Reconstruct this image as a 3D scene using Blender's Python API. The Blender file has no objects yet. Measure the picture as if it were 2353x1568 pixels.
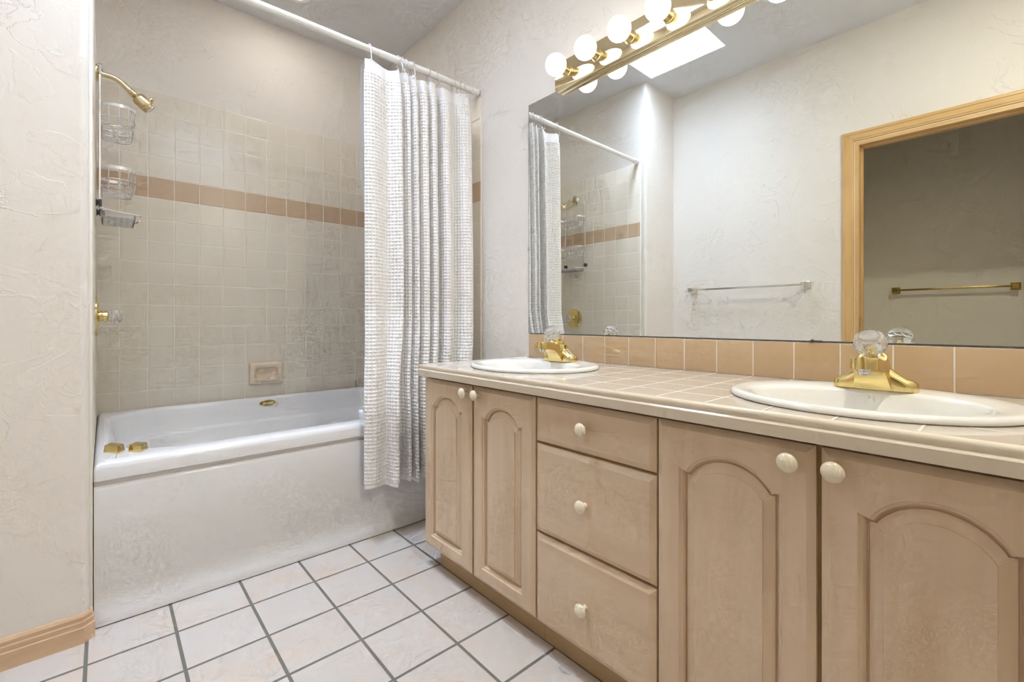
import bpy, bmesh, math, random
import numpy as np
from mathutils import Vector, Matrix

scene = bpy.context.scene
COL = scene.collection
PI = math.pi
random.seed(4)

# ------------------------------------------------------------------ camera, world, exposure
cam_data = bpy.data.cameras.new('camera')
cam = bpy.data.objects.new('camera', cam_data)
COL.objects.link(cam)
cam.location = (-1.4787, -2.9774, 0.9541)
cam.rotation_euler = (PI / 2, 0, -0.72898)
cam_data.sensor_width = 36
cam_data.lens = 16.047
cam_data.shift_y = -0.01955
cam_data.clip_start = 0.02
scene.camera = cam

world = bpy.data.worlds.new('world')
scene.world = world
world.use_nodes = True
world.node_tree.nodes['Background'].inputs[0].default_value = (0.75, 0.87, 1.0, 1)
world.node_tree.nodes['Background'].inputs[1].default_value = 1.0

BULB_STRENGTH = 2.1
SKYLIGHT_STRENGTH = 25.0
TUB_LIGHT_STRENGTH = 34.0
FILL_LIGHT_STRENGTH = 330.0
scene.view_settings.view_transform = 'Standard'
scene.view_settings.look = 'None'
scene.view_settings.exposure = 0.66
scene.view_settings.gamma = 1.0
scene.view_settings.use_curve_mapping = False
scene.cycles.max_bounces = 9
scene.cycles.diffuse_bounces = 5
scene.cycles.glossy_bounces = 5
scene.cycles.transmission_bounces = 8
scene.cycles.use_adaptive_sampling = True
scene.cycles.adaptive_threshold = 0.12
scene.cycles.adaptive_min_samples = 12
scene.cycles.sample_clamp_indirect = 6.0
scene.cycles.blur_glossy = 0.6
scene.cycles.use_denoising = True

# ------------------------------------------------------------------ key dimensions (metres)
CEIL = 2.729
COUNTER = 0.7854
SHOWER_X = -1.505       # tiled face of the wall with the shower head
STUB_Y = -1.115         # plaster end face of that wall
OPP_X = -1.9176         # wall across from the mirror
ROOM_END = -3.5
TP = 0.1095             # wall tile pitch


# ------------------------------------------------------------------ node helpers
class NT:
    def __init__(self, name):
        self.m = bpy.data.materials.new(name)
        self.m.use_nodes = True
        self.t = self.m.node_tree
        self.p = self.t.nodes['Principled BSDF']

    def n(self, kind, **kw):
        nd = self.t.nodes.new(kind)
        for k, v in kw.items():
            setattr(nd, k, v)
        return nd

    def put(self, sock, v):
        if hasattr(v, 'is_output') or isinstance(v, bpy.types.NodeSocket):
            self.t.links.new(v, sock)
        else:
            sock.default_value = v

    def math(self, op, a, b=None, c=None):
        nd = self.n('ShaderNodeMath', operation=op)
        self.put(nd.inputs[0], a)
        if b is not None:
            self.put(nd.inputs[1], b)
        if c is not None:
            self.put(nd.inputs[2], c)
        return nd.outputs[0]

    def smooth(self, v, lo, hi, a=0.0, b=1.0):
        nd = self.n('ShaderNodeMapRange', interpolation_type='SMOOTHSTEP')
        self.put(nd.inputs[0], v)
        for i, x in enumerate((lo, hi, a, b)):
            nd.inputs[i + 1].default_value = x
        return nd.outputs[0]

    def mix(self, fac, a, b):
        nd = self.n('ShaderNodeMix', data_type='RGBA')
        self.put(nd.inputs[0], fac)
        self.put(nd.inputs[6], a if not isinstance(a, tuple) else (*a, 1))
        self.put(nd.inputs[7], b if not isinstance(b, tuple) else (*b, 1))
        return nd.outputs[2]

    def pos(self):
        return self.n('ShaderNodeNewGeometry').outputs['Position']

    def objco(self):
        return self.n('ShaderNodeTexCoord').outputs['Object']

    def sep(self, v):
        nd = self.n('ShaderNodeSeparateXYZ')
        self.put(nd.inputs[0], v)
        return nd.outputs

    def noise(self, vec, scale, detail=3.0, rough=0.5, dist=0.0, stretch=None):
        if stretch:
            mp = self.n('ShaderNodeMapping')
            self.put(mp.inputs['Vector'], vec)
            mp.inputs['Scale'].default_value = stretch
            vec = mp.outputs[0]
        nd = self.n('ShaderNodeTexNoise')
        self.put(nd.inputs['Vector'], vec)
        nd.inputs['Scale'].default_value = scale
        nd.inputs['Detail'].default_value = detail
        nd.inputs['Roughness'].default_value = rough
        nd.inputs['Distortion'].default_value = dist
        return nd.outputs[0]

    def bump(self, h, strength, distance, prev=None):
        nd = self.n('ShaderNodeBump')
        self.put(nd.inputs['Height'], h)
        nd.inputs['Strength'].default_value = strength
        nd.inputs['Distance'].default_value = distance
        if prev is not None:
            self.put(nd.inputs['Normal'], prev)
        self.put(self.p.inputs['Normal'], nd.outputs[0])
        return nd.outputs[0]

    def set(self, color=None, rough=None, metal=None, **kw):
        if color is not None:
            self.put(self.p.inputs['Base Color'], color if not isinstance(color, tuple) else (*color[:3], 1))
        if rough is not None:
            self.put(self.p.inputs['Roughness'], rough)
        if metal is not None:
            self.p.inputs['Metallic'].default_value = metal
        for k, v in kw.items():
            self.put(self.p.inputs[k.replace('_', ' ')], v)
        return self


def srgb(r, g, b):
    f = lambda c: (c / 255 / 12.92) if c / 255 <= 0.04045 else ((c / 255 + 0.055) / 1.055) ** 2.4
    return (f(r), f(g), f(b))


def plain(name, color, rough, metal=0.0, var=0.04, scale=6.0, bump=0.0, bscale=80.0, **kw):
    """a material with a little procedural unevenness in colour and, if asked, relief"""
    k = NT(name)
    n = k.noise(k.objco(), scale, 3)
    lo = tuple(max(0, c * (1 - var)) for c in color)
    hi = tuple(min(1, c * (1 + var)) for c in color)
    k.set(k.mix(n, lo, hi), rough, metal, **kw)
    if bump:
        k.bump(k.noise(k.objco(), bscale, 3), bump, 0.002)
    return k.m


def plaster(name, color, strength=0.6, rough=0.75):
    k = NT(name)
    p = k.pos()
    n1 = k.noise(p, 4.2, 5, 0.55, 1.4)
    n2 = k.noise(p, 9.0, 4, 0.5, 0.8)
    patch = k.smooth(n1, 0.50, 0.525)
    patch2 = k.smooth(n2, 0.56, 0.575)
    ridge = k.math('ABSOLUTE', k.math('SUBTRACT', n1, 0.512))
    ridge = k.smooth(ridge, 0.0, 0.012, 1.0, 0.0)
    gate = k.smooth(k.noise(p, 3.6, 2), 0.53, 0.62)
    ridge = k.math('MULTIPLY', ridge, gate)
    h = k.math('ADD', k.math('MULTIPLY', patch, 0.22), k.math('MULTIPLY', patch2, 0.10))
    h = k.math('ADD', h, k.math('MULTIPLY', ridge, 0.8))
    h = k.math('ADD', h, k.math('MULTIPLY', k.noise(p, 90, 3), 0.12))
    c2 = tuple(c * 0.97 for c in color)
    k.set(k.mix(k.noise(p, 1.3, 2), c2, color), rough)
    k.bump(h, strength, 0.0022)
    return k.m


def tiles(name, axes, origin, pitch, grout, tile, groutcol, var=0.03, accent=None, rough=0.12,
          relief=0.5, blotch=None, wav=0.08):
    k = NT(name)
    s = k.sep(k.pos())
    cells, dists = [], []
    for ax, o, pt in zip(axes, origin, pitch):
        q = k.math('DIVIDE', k.math('SUBTRACT', s['XYZ'.index(ax)], o), pt)
        fr = k.math('FRACT', q)
        cells.append(k.math('FLOOR', q))
        dists.append(k.math('MULTIPLY', k.math('MINIMUM', fr, k.math('SUBTRACT', 1.0, fr)), pt))
    d = k.math('MINIMUM', dists[0], dists[1])
    edge = k.smooth(d, grout * 0.5 - 0.0004, grout * 0.5 + 0.0006)
    cb = k.n('ShaderNodeCombineXYZ')
    k.put(cb.inputs[0], cells[0])
    k.put(cb.inputs[1], cells[1])
    wn = k.n('ShaderNodeTexWhiteNoise', noise_dimensions='3D')
    k.put(wn.inputs['Vector'], cb.outputs[0])
    lo = tuple(c * (1 - var) for c in tile)
    hi = tuple(min(1, c * (1 + var)) for c in tile)
    col = k.mix(wn.outputs['Value'], lo, hi)
    if accent:
        zc, acol = accent
        on = k.math('COMPARE', cells[1], zc, 0.2)
        col = k.mix(on, col, k.mix(wn.outputs['Value'], tuple(c * 0.96 for c in acol), acol))
    if blotch:
        col = k.mix(k.smooth(k.noise(k.pos(), 5.5, 3), 0.45, 0.72), col, blotch)
    k.set(k.mix(edge, groutcol, col), k.math('MULTIPLY_ADD', edge, rough - 0.8, 0.8))
    pillow = k.smooth(d, grout * 0.3, grout * 0.5 + 0.003)
    b = k.bump(pillow, relief, 0.0012)
    if wav:
        k.bump(k.noise(k.pos(), 16, 2), wav, 0.0025, b)
    return k.m


def wood(name, base, dark, axis, rough=0.38):
    k = NT(name)
    st = {'Z': (26, 26, 1.6), 'Y': (26, 1.6, 26), 'X': (1.6, 26, 26)}[axis]
    p = k.pos()
    g = k.noise(p, 1.0, 5, 0.6, 0.4, st)
    st2 = {'Z': (5, 5, 1.2), 'Y': (5, 1.2, 5), 'X': (1.2, 5, 5)}[axis]
    bl = k.noise(p, 1.0, 3, 0.5, 0.8, st2)
    f = k.math('ADD', k.math('MULTIPLY', k.smooth(g, 0.35, 0.75), 0.45), k.math('MULTIPLY', k.smooth(bl, 0.4, 0.7), 0.55))
    k.set(k.mix(f, base, dark), rough)
    k.bump(g, 0.08, 0.0006)
    return k.m


M = {}
WALLC = srgb(238, 232, 225)
M['plaster'] = plaster('cream_plaster', WALLC, 0.6)
M['closet_plaster'] = plaster('closet_plaster', srgb(246, 239, 224), 0.5)
M['ceiling'] = plain('ceiling_paint', srgb(230, 231, 235), 0.85, bump=0.12, bscale=120)
M['shaft'] = plain('skylight_shaft_paint', srgb(248, 248, 248), 0.8, var=0.01)
TILE_TOP = 2.1334
ROW0 = TILE_TOP - TP * 20
ACC = srgb(206, 180, 152)
TILEC = srgb(232, 224, 210)
GRT = srgb(243, 237, 226)
M['tile_back'] = tiles('back_wall_tile', 'XZ', (-1.4211 - TP * 10, ROW0), (TP, TP), 0.0028, TILEC, GRT, var=0.014, accent=(15, ACC), rough=0.3, wav=0.03)
M['tile_side'] = tiles('side_wall_tile', 'YZ', (-1.0741 - TP * 10, ROW0), (TP, TP), 0.0028, TILEC, GRT, var=0.014, accent=(15, ACC), rough=0.3, wav=0.03)
M['floor'] = tiles('floor_tile', 'XY', (-1.5178 - 0.20446 * 10, -1.2501 - 0.20446 * 20), (0.20446, 0.20446), 0.0088,
                   srgb(210, 203, 198), srgb(122, 120, 113), var=0.015, rough=0.28, relief=0.45,
                   blotch=srgb(213, 198, 186), wav=0.05)
M['splash'] = tiles('backsplash_tile', 'YZ', (-1.54126 - 0.11079 * 20, COUNTER - 0.108), (0.11079, 0.1085), 0.0028,
                    srgb(202, 173, 137), srgb(234, 227, 216), var=0.035, rough=0.08)
M['splash'].node_tree.nodes['Principled BSDF'].inputs['Coat Weight'].default_value = 0.7
M['counter'] = tiles('counter_tile', 'YX', (-1.54126 - 0.11079 * 20, -0.1172 - 0.1129 * 10), (0.11079, 0.1129), 0.0034,
                     srgb(216, 206, 194), srgb(238, 230, 220), var=0.02, rough=0.07, wav=0.05)
M['nosing'] = plain('glazed_nosing', srgb(237, 225, 205), 0.12, var=0.02)
M['porcelain'] = plain('white_porcelain', srgb(242, 241, 238), 0.12, var=0.01)
M['acrylic'] = plain('white_acrylic', srgb(236, 236, 238), 0.16, var=0.01)
M['dish'] = plain('glazed_soap_dish', srgb(232, 216, 196), 0.12, var=0.02)
M['maple_up'] = wood('pickled_maple_upright', srgb(226, 203, 176), srgb(211, 184, 153), 'Z')
M['maple_flat'] = wood('pickled_maple_level', srgb(226, 203, 176), srgb(211, 184, 153), 'Y')
M['carcass'] = wood('cabinet_side_wood', srgb(196, 168, 128), srgb(178, 148, 108), 'Y', 0.5)
M['pine_up'] = wood('pine_casing_upright', srgb(226, 190, 134), srgb(205, 163, 104), 'Z', 0.35)
M['pine_flat'] = wood('pine_casing_level', srgb(226, 190, 134), srgb(205, 163, 104), 'Y', 0.35)
M['oak_base'] = wood('oak_baseboard', srgb(222, 190, 156), srgb(200, 164, 128), 'X', 0.4)
M['ivory'] = plain('ivory_knob', srgb(240, 229, 206), 0.15, var=0.03, scale=30)
M['brass'] = plain('polished_brass', (0.82, 0.66, 0.29), 0.14, 1.0, var=0.05)
M['brass_soft'] = plain('aged_brass', (0.76, 0.65, 0.40), 0.24, 1.0, var=0.06)
M['brass_mirror'] = plain('mirrored_brass', (0.88, 0.74, 0.46), 0.06, 1.0, var=0.04)
M['brass_dark'] = plain('antique_brass', (0.55, 0.4, 0.12), 0.22, 1.0, var=0.05)
M['nickel'] = plain('satin_nickel', (0.74, 0.72, 0.67), 0.2, 1.0, var=0.03)
M['chrome'] = plain('chrome', (0.85, 0.86, 0.88), 0.08, 1.0, var=0.02)
M['caddy'] = plain('white_coated_wire', srgb(226, 226, 226), 0.25, 0.35, var=0.03)
M['dark'] = plain('dark_rubber', srgb(70, 72, 80), 0.5, var=0.05)
M['white_paint'] = plain('white_enamel', srgb(244, 244, 244), 0.22, var=0.01)
M['fabric'] = plain('white_waffle_cotton', srgb(247, 247, 250), 0.9, var=0.01, bump=0.1, bscale=900, Sheen_Weight=0.15)
k = NT('curtain_liner')
k.set(k.mix(k.noise(k.objco(), 5, 2), srgb(228, 228, 228), srgb(236, 236, 236)), 0.35, Transmission_Weight=0.25, IOR=1.05)
M['liner'] = k.m
k = NT('mirror_silver')
k.set(k.mix(k.noise(k.objco(), 0.7, 1), (0.86, 0.885, 0.87), (0.87, 0.895, 0.88)), 0.0, 1.0)
M['mirror'] = k.m
k = NT('cut_crystal')
k.set(k.mix(k.noise(k.objco(), 3, 1), (0.96, 0.97, 0.97), (1, 1, 1)), 0.05, Transmission_Weight=0.76, IOR=1.49)
M['crystal'] = k.m
k = NT('clear_plastic')
k.set(k.mix(k.noise(k.objco(), 3, 1), (0.9, 0.9, 0.9), (0.96, 0.96, 0.96)), 0.12, Transmission_Weight=0.8, IOR=1.3)
M['clear'] = k.m


def emitter(name, color, strength):
    k = NT(name)
    c = k.mix(k.noise(k.objco(), 8, 1), tuple(x * 0.99 for x in color), color)
    k.set((0.9, 0.9, 0.9), 0.3, Emission_Color=c, Emission_Strength=strength)
    return k.m


M['bulb'] = emitter('lit_opal_glass', (0.96, 0.985, 1.0), BULB_STRENGTH)
M['sky_dome'] = emitter('daylit_skylight_dome', (0.665, 0.795, 1.0), SKYLIGHT_STRENGTH)
M['tub_light'] = emitter('lit_tub_light_lens', (1.0, 0.945, 0.87), TUB_LIGHT_STRENGTH)
M['fill_light'] = emitter('added_fill_light_lens', (0.98, 0.955, 0.82), FILL_LIGHT_STRENGTH)  # lens of the added fill lamp, unseen, only there to brighten the room
M['lens_off'] = plain('frosted_lens', srgb(238, 238, 238), 0.4, var=0.01)
M['badge_text'] = plain('badge_lettering', srgb(240, 235, 222), 0.3, 0.0)


# ------------------------------------------------------------------ mesh helpers
class MB:
    def __init__(self):
        self.v, self.f = [], []

    def add(self, vs, fs):
        o = len(self.v)
        self.v += [tuple(p) for p in vs]
        self.f += [tuple(i + o for i in f) for f in fs]
        return self

    def box(self, x0, x1, y0, y1, z0, z1):
        vs = [(x, y, z) for x in (x0, x1) for y in (y0, y1) for z in (z0, z1)]
        return self.add(vs, [(0, 1, 3, 2), (4, 6, 7, 5), (0, 4, 5, 1), (2, 3, 7, 6), (0, 2, 6, 4), (1, 5, 7, 3)])

    def bevel_box(self, x0, x1, y0, y1, z0, z1, r, seg=2):
        bm = bmesh.new()
        t = MB().box(x0, x1, y0, y1, z0, z1)
        vs = [bm.verts.new(p) for p in t.v]
        for f in t.f:
            bm.faces.new([vs[i] for i in f])
        bmesh.ops.bevel(bm, geom=bm.edges[:], offset=r, segments=seg, affect='EDGES', profile=0.5)
        bm.verts.index_update()
        self.add([v.co[:] for v in bm.verts], [[v.index for v in f.verts] for f in bm.faces])
        bm.free()
        return self

    def loft(self, rings, cap0=False, cap1=False, closed=True):
        n = len(rings[0])
        vs = [p for r in rings for p in r]
        fs = []
        for i in range(len(rings) - 1):
            for j in range(n if closed else n - 1):
                a, b = i * n + j, i * n + (j + 1) % n
                fs.append((a, b, b + n, a + n))
        if cap0:
            fs.append(tuple(range(n))[::-1])
        if cap1:
            fs.append(tuple((len(rings) - 1) * n + j for j in range(n)))
        return self.add(vs, fs)

    def tube(self, path, r, seg=8, closed=False, caps=True):
        P = [Vector(p) for p in path]
        n = len(P)
        rs = r if isinstance(r, (list, tuple)) else [r] * n
        T = []
        for i in range(n):
            a = P[(i - 1) % n] if (closed or i > 0) else P[i]
            b = P[(i + 1) % n] if (closed or i < n - 1) else P[i]
            T.append((b - a).normalized())
        u = T[0].orthogonal().normalized()
        rings = []
        for i in range(n):
            u = (u - T[i] * u.dot(T[i])).normalized()
            w = T[i].cross(u)
            rings.append([P[i] + (u * math.cos(2 * PI * k / seg) + w * math.sin(2 * PI * k / seg)) * rs[i] for k in range(seg)])
        if closed:
            best = min(range(seg), key=lambda s: (rings[0][s] - rings[-1][0]).length)
            rings.append(rings[0][best:] + rings[0][:best])
            return self.loft(rings)
        return self.loft(rings, caps, caps)

    def lathe(self, prof, origin, axis, seg=32, cap=True, phase=0.0):
        ax = Vector(axis).normalized()
        u = ax.orthogonal().normalized()
        w = ax.cross(u)
        o = Vector(origin)
        rings = [[o + ax * h + (u * math.cos(2 * PI * k / seg + phase) + w * math.sin(2 * PI * k / seg + phase)) * max(r, 1e-5)
                  for k in range(seg)] for r, h in prof]
        return self.loft(rings, cap, cap)

    def sphere(self, c, r, seg=24, rings=14):
        pr = [(r * math.sin(PI * i / rings), -r * math.cos(PI * i / rings)) for i in range(rings + 1)]
        return self.lathe(pr, c, (0, 0, 1), seg)

    def prism(self, poly, axis, a, b):
        """polygon in the two other axes, pushed along one axis from a to b"""
        i = 'XYZ'.index(axis)
        def mk(p, t):
            q = list(p)
            q.insert(i, t)
            return tuple(q)
        return self.loft([[mk(p, a) for p in poly], [mk(p, b) for p in poly]], True, True)


ROOT = {}


def build(name, mb, mat, parent=None, loc=(0, 0, 0), smooth=35):
    off = Vector(ROOT[parent.name]) if parent is not None else Vector(loc)
    me = bpy.data.meshes.new(name)
    me.from_pydata([tuple(Vector(p) - off) for p in mb.v], [], mb.f)
    bm = bmesh.new()
    bm.from_mesh(me)
    bmesh.ops.remove_doubles(bm, verts=bm.verts[:], dist=1e-6)
    bmesh.ops.recalc_face_normals(bm, faces=bm.faces[:])
    bm.to_mesh(me)
    bm.free()
    if smooth:
        for p in me.polygons:
            p.use_smooth = True
        me.set_sharp_from_angle(angle=math.radians(smooth))
    me.materials.append(mat)
    o = bpy.data.objects.new(name, me)
    COL.objects.link(o)
    if parent is not None:
        o.parent = parent
    else:
        o.location = loc
    ROOT[o.name] = tuple(off)
    return o


def tag(o, label, cat, group=None):
    o['label'] = label
    o['category'] = cat
    if group:
        o['group'] = group
    return o


def thing(name, loc, label, cat, group=None):
    o = bpy.data.objects.new(name, None)
    o.empty_display_size = 0.05
    o.location = loc
    COL.objects.link(o)
    ROOT[o.name] = tuple(loc)
    return tag(o, label, cat, group)


def struct(name, mb, mat, parent=None, smooth=35):
    o = build(name, mb, mat, parent, smooth=smooth)
    if parent is None:
        o['kind'] = 'structure'
    return o


def copy_tree(o, parent=None):
    c = o.copy()
    COL.objects.link(c)
    if parent is not None:
        c.parent = parent
    for ch in list(o.children):
        copy_tree(ch, c)
    return c


def rrect(cx, cy, hx, hy, r, z, nc=8, ns=6):
    """rounded rectangle ring, always 4*(nc+1+ns) points, starting on the +x side"""
    pts = []
    for sx, sy, a0 in ((1, 1, 0), (-1, 1, 90), (-1, -1, 180), (1, -1, 270)):
        ox, oy = cx + sx * (hx - r), cy + sy * (hy - r)
        for i in range(nc + 1):
            a = math.radians(a0 + 90 * i / nc)
            pts.append((ox + r * math.cos(a), oy + r * math.sin(a), z))
        nx = {0: (-1, 1), 90: (-1, -1), 180: (1, -1), 270: (1, 1)}[a0]
        ex, ey = cx + nx[0] * (hx - r), cy + nx[1] * (hy - r)
        a = math.radians(a0 + 90)
        q = (ex + r * math.cos(a), ey + r * math.sin(a))
        s = pts[-1]
        for i in range(1, ns + 1):
            t = i / (ns + 1)
            pts.append((s[0] + (q[0] - s[0]) * t, s[1] + (q[1] - s[1]) * t, z))
    return pts


def arc(c, r, a0, a1, n, plane='XZ', fixed=0.0):
    out = []
    for i in range(n + 1):
        a = math.radians(a0 + (a1 - a0) * i / n)
        p, q = c[0] + r * math.cos(a), c[1] + r * math.sin(a)
        out.append({'XZ': (p, fixed, q), 'XY': (p, q, fixed), 'YZ': (fixed, p, q)}[plane])
    return out


# ------------------------------------------------------------------ the room
struct('floor', MB().box(-3.15, 0.12, ROOM_END - 0.1, 0.12, -0.06, 0.0), M['floor'])

SK = (-1.505, -0.755, -1.70, -1.166)     # skylight opening x0 x1 y0 y1
c = MB()
c.box(-3.15, SK[0], ROOM_END - 0.1, 0.12, CEIL, CEIL + 0.08)
c.box(SK[1], 0.12, ROOM_END - 0.1, 0.12, CEIL, CEIL + 0.08)
c.box(SK[0], SK[1], ROOM_END - 0.1, SK[2], CEIL, CEIL + 0.08)
c.box(SK[0], SK[1], SK[3], 0.12, CEIL, CEIL + 0.08)
struct('ceiling', c, M['ceiling'], smooth=0)

# skylight shaft with a lit dome on top
sh = MB()
H = 1.05
t = 0.02
sh.box(SK[0] - t, SK[0], SK[2] - t, SK[3] + t, CEIL + 0.08, CEIL + H)
sh.box(SK[1], SK[1] + t, SK[2] - t, SK[3] + t, CEIL + 0.08, CEIL + H)
sh.box(SK[0], SK[1], SK[2] - t, SK[2], CEIL + 0.08, CEIL + H)
sh.box(SK[0], SK[1], SK[3], SK[3] + t, CEIL + 0.08, CEIL + H)
win = struct('window_1', sh, M['shaft'], smooth=0)
dm = MB()
rings = []
for i in range(6):
    a = i / 5 * PI / 2
    s = math.cos(a) * 0.98 + 0.02
    rings.append([(p[0], p[1], p[2]) for p in rrect((SK[0] + SK[1]) / 2, (SK[2] + SK[3]) / 2, 0.375 * max(s, 0.1), 0.267 * max(s, 0.1), 0.02 * max(s, 0.1), CEIL + H + 0.10 * math.sin(a))])
dm.loft(rings, False, True)
build('skylight_dome', dm, M['sky_dome'], win)

wb = struct('wall_back', MB().box(-1.6, 0.106, 0.008, 0.11, 0, CEIL), M['plaster'])
build('tile_surround', MB().bevel_box(-1.53, 0.003, 0.0, 0.012, 0.35, TILE_TOP, 0.002), M['tile_back'], wb)
wr = struct('wall_right', MB().box(0.006, 0.106, ROOM_END - 0.1, 0.11, 0, CEIL), M['plaster'])
build('tile_surround', MB().bevel_box(0.0, 0.012, -1.0741, 0.004, 0.0, TILE_TOP, 0.004), M['tile_side'], wr)

# the wall with the shower head, its free end finished in rounded plaster
R = 0.022
X1 = SHOWER_X - 0.008
poly = [(-2.1, 0.11), (-2.1, STUB_Y)] + [(p[0], p[1]) for p in arc((X1 - R, STUB_Y + R), R, 270, 360, 8, 'XY')] + [(X1, 0.11)]
wl = struct('wall_left', MB().prism(poly, 'Z', 0, CEIL), M['plaster'])
build('tile_surround', MB().bevel_box(SHOWER_X - 0.012, SHOWER_X, -1.0741, 0.004, 0.0, TILE_TOP, 0.004), M['tile_side'], wl)

# wall across from the mirror with a doorway
DY0, DY1, DZ = -3.10, -2.300, 2.035
w = MB()
w.box(OPP_X - 0.115, OPP_X, DY1, STUB_Y + 0.01, 0, CEIL)
w.box(OPP_X - 0.115, OPP_X, ROOM_END, DY0, 0, CEIL)
w.box(OPP_X - 0.115, OPP_X, DY0, DY1, DZ, CEIL)
struct('wall_opposite', w, M['plaster'], smooth=0)
struct('wall_front', MB().box(-3.15, 0.106, ROOM_END - 0.1, ROOM_END, 0, CEIL), M['plaster'], smooth=0)
w = MB()
w.box(-3.15, -3.05, -3.3, -1.9, 0, CEIL)
w.box(-3.05, OPP_X - 0.115, -2.0, -1.9, 0, CEIL)
w.box(-3.05, OPP_X - 0.115, -3.3, -3.2, 0, CEIL)
struct('wall_closet', w, M['closet_plaster'], smooth=0)

# doorway: casing (mitred, with a moulded profile), jamb, stop and hinge
prof = [(0.0, 0.0), (0.0, 0.011), (0.006, 0.015), (0.016, 0.0155), (0.020, 0.012), (0.046, 0.010), (0.050, 0.007), (0.057, 0.006), (0.060, 0.0)]
def casing_ring(y, z, dy, dz):
    return [(OPP_X + h, y + dy * w_, z + dz * w_) for w_, h in prof]
o_y0, o_y1, o_z = DY0 - 0.062, DY1 + 0.066, DZ + 0.066
tr = struct('trim_1', MB().loft([casing_ring(o_y1, 0.0, -1, 0), casing_ring(o_y1, o_z, -1, -1)], True, True), M['pine_up'], smooth=20)
build('head_casing', MB().loft([casing_ring(o_y1, o_z, -1, -1), casing_ring(o_y0, o_z, 1, -1)], True, True), M['pine_flat'], tr, smooth=20)
build('side_casing', MB().loft([casing_ring(o_y0, o_z, 1, -1), casing_ring(o_y0, 0.0, 1, 0)], True, True), M['pine_up'], tr, smooth=20)
j = MB()
j.box(OPP_X - 0.117, OPP_X + 0.001, DY1 - 0.018, DY1 + 0.002, 0, DZ + 0.002)
j.box(OPP_X - 0.060, OPP_X - 0.045, DY1 - 0.030, DY1 - 0.016, 0, DZ - 0.016)
j.box(OPP_X - 0.117, OPP_X + 0.001, DY0 - 0.002, DY0 + 0.018, 0, DZ + 0.002)
build('jamb', j, M['pine_up'], tr)
j = MB()
j.box(OPP_X - 0.117, OPP_X + 0.001, DY0 + 0.018, DY1 - 0.018, DZ - 0.018, DZ + 0.002)
j.box(OPP_X - 0.060, OPP_X - 0.045, DY0 + 0.018, DY1 - 0.030, DZ - 0.030, DZ - 0.016)
build('head_jamb', j, M['pine_flat'], tr)
hg = MB()
hg.box(OPP_X - 0.043, OPP_X - 0.006, DY1 - 0.021, DY1 - 0.018, 0.885, 0.975)
hg.tube([(OPP_X - 0.004, DY1 - 0.024, 0.883), (OPP_X - 0.004, DY1 - 0.024, 0.977)], 0.006, 10)
build('hinge', hg, M['brass'], tr)

# baseboards
bprof = [(0.0, 0.0), (0.013, 0.0), (0.013, 0.046), (0.0105, 0.049), (0.0105, 0.062), (0.008, 0.066), (0.008, 0.076), (0.003, 0.084), (0.0, 0.085)]
def sweep_base(path):
    P = [Vector((x, y, 0)) for x, y in path]
    rings = []
    for i, p in enumerate(P):
        d = []
        if i > 0:
            d.append((P[i] - P[i - 1]).normalized())
        if i < len(P) - 1:
            d.append((P[i + 1] - P[i]).normalized())
        ns = [Vector((q.y, -q.x, 0)) for q in d]
        nrm = sum(ns, Vector()).normalized()
        k_ = 1 / max(0.3, nrm.dot(ns[0]))
        rings.append([p + nrm * (o_ * k_) + Vector((0, 0, z)) for o_, z in bprof])
    return MB().loft(rings, True, True)
struct('baseboard_left', sweep_base([(-1.902, STUB_Y), (X1 - 0.016, STUB_Y), (X1 + 0.0005, STUB_Y + 0.016), (X1 + 0.0005, STUB_Y + 0.036)]), M['oak_base'], smooth=18)
struct('baseboard_opposite', sweep_base([(OPP_X, o_y1 + 0.0005), (OPP_X, STUB_Y - 0.014)][::-1]), M['oak_base'], smooth=18)

# ------------------------------------------------------------------ bathtub
TUB_X0, TUB_X1 = SHOWER_X + 0.001, -0.001
TX, TY = (TUB_X0 + TUB_X1) / 2, (-0.001 - 1.072) / 2
HX, HY = (TUB_X1 - TUB_X0) / 2, (1.072 - 0.001) / 2
tub = thing('bathtub', (TX, TY, 0), 'white built-in whirlpool bathtub with a flat front apron', 'bathtub')
ix0, ix1, iy0, iy1 = -1.468, -0.062, -0.985, -0.036
icx, icy, ihx, ihy = (ix0 + ix1) / 2, (iy0 + iy1) / 2, (ix1 - ix0) / 2, (iy1 - iy0) / 2
RZ = 0.5125
def inner(d, z, r=0.25):
    return rrect(icx, icy, ihx - d, ihy - d, max(0.06, r - d * 0.5), z, 10, 8)
def outer(d, z, r=0.008):
    return rrect(TX, TY, HX - d, HY - d, r, z, 10, 8)
rings = [outer(0.03, 0.458), outer(0.0, 0.457), outer(-0.0, 0.490), outer(0.004, 0.503), outer(0.012, 0.510), outer(0.024, RZ), 
         inner(-0.012, RZ), inner(-0.003, RZ - 0.0015), inner(0.004, RZ - 0.007), inner(0.009, RZ - 0.018), inner(0.014, 0.46), inner(0.028, 0.395),
         inner(0.031, 0.388), inner(0.040, 0.384), inner(0.050, 0.376), inner(0.085, 0.17), inner(0.105, 0.13), inner(0.15, 0.112), inner(0.30, 0.108)]
build('tub_shell', MB().loft(rings, False, True), M['acrylic'], tub, smooth=50)
ap = [(-1.02, 0.4390), (-1.0590, 0.4390), (-1.0645, 0.4375), (-1.0685, 0.4330), (-1.0695, 0.426), (-1.0695, 0.134), (-1.0630, 0.121), (-1.0630, 0.048), (-1.069, 0.037), (-1.069, 0.004), (-1.02, 0.004)]
build('recess', MB().box(TUB_X0 + 0.001, TUB_X1 - 0.001, -1.0555, -1.030, 0.4395, 0.4585), M['acrylic'], tub)
build('apron', MB().prism(ap, 'X', TUB_X0 + 0.001, TUB_X1 - 0.001), M['acrylic'], tub, smooth=50)
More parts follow.
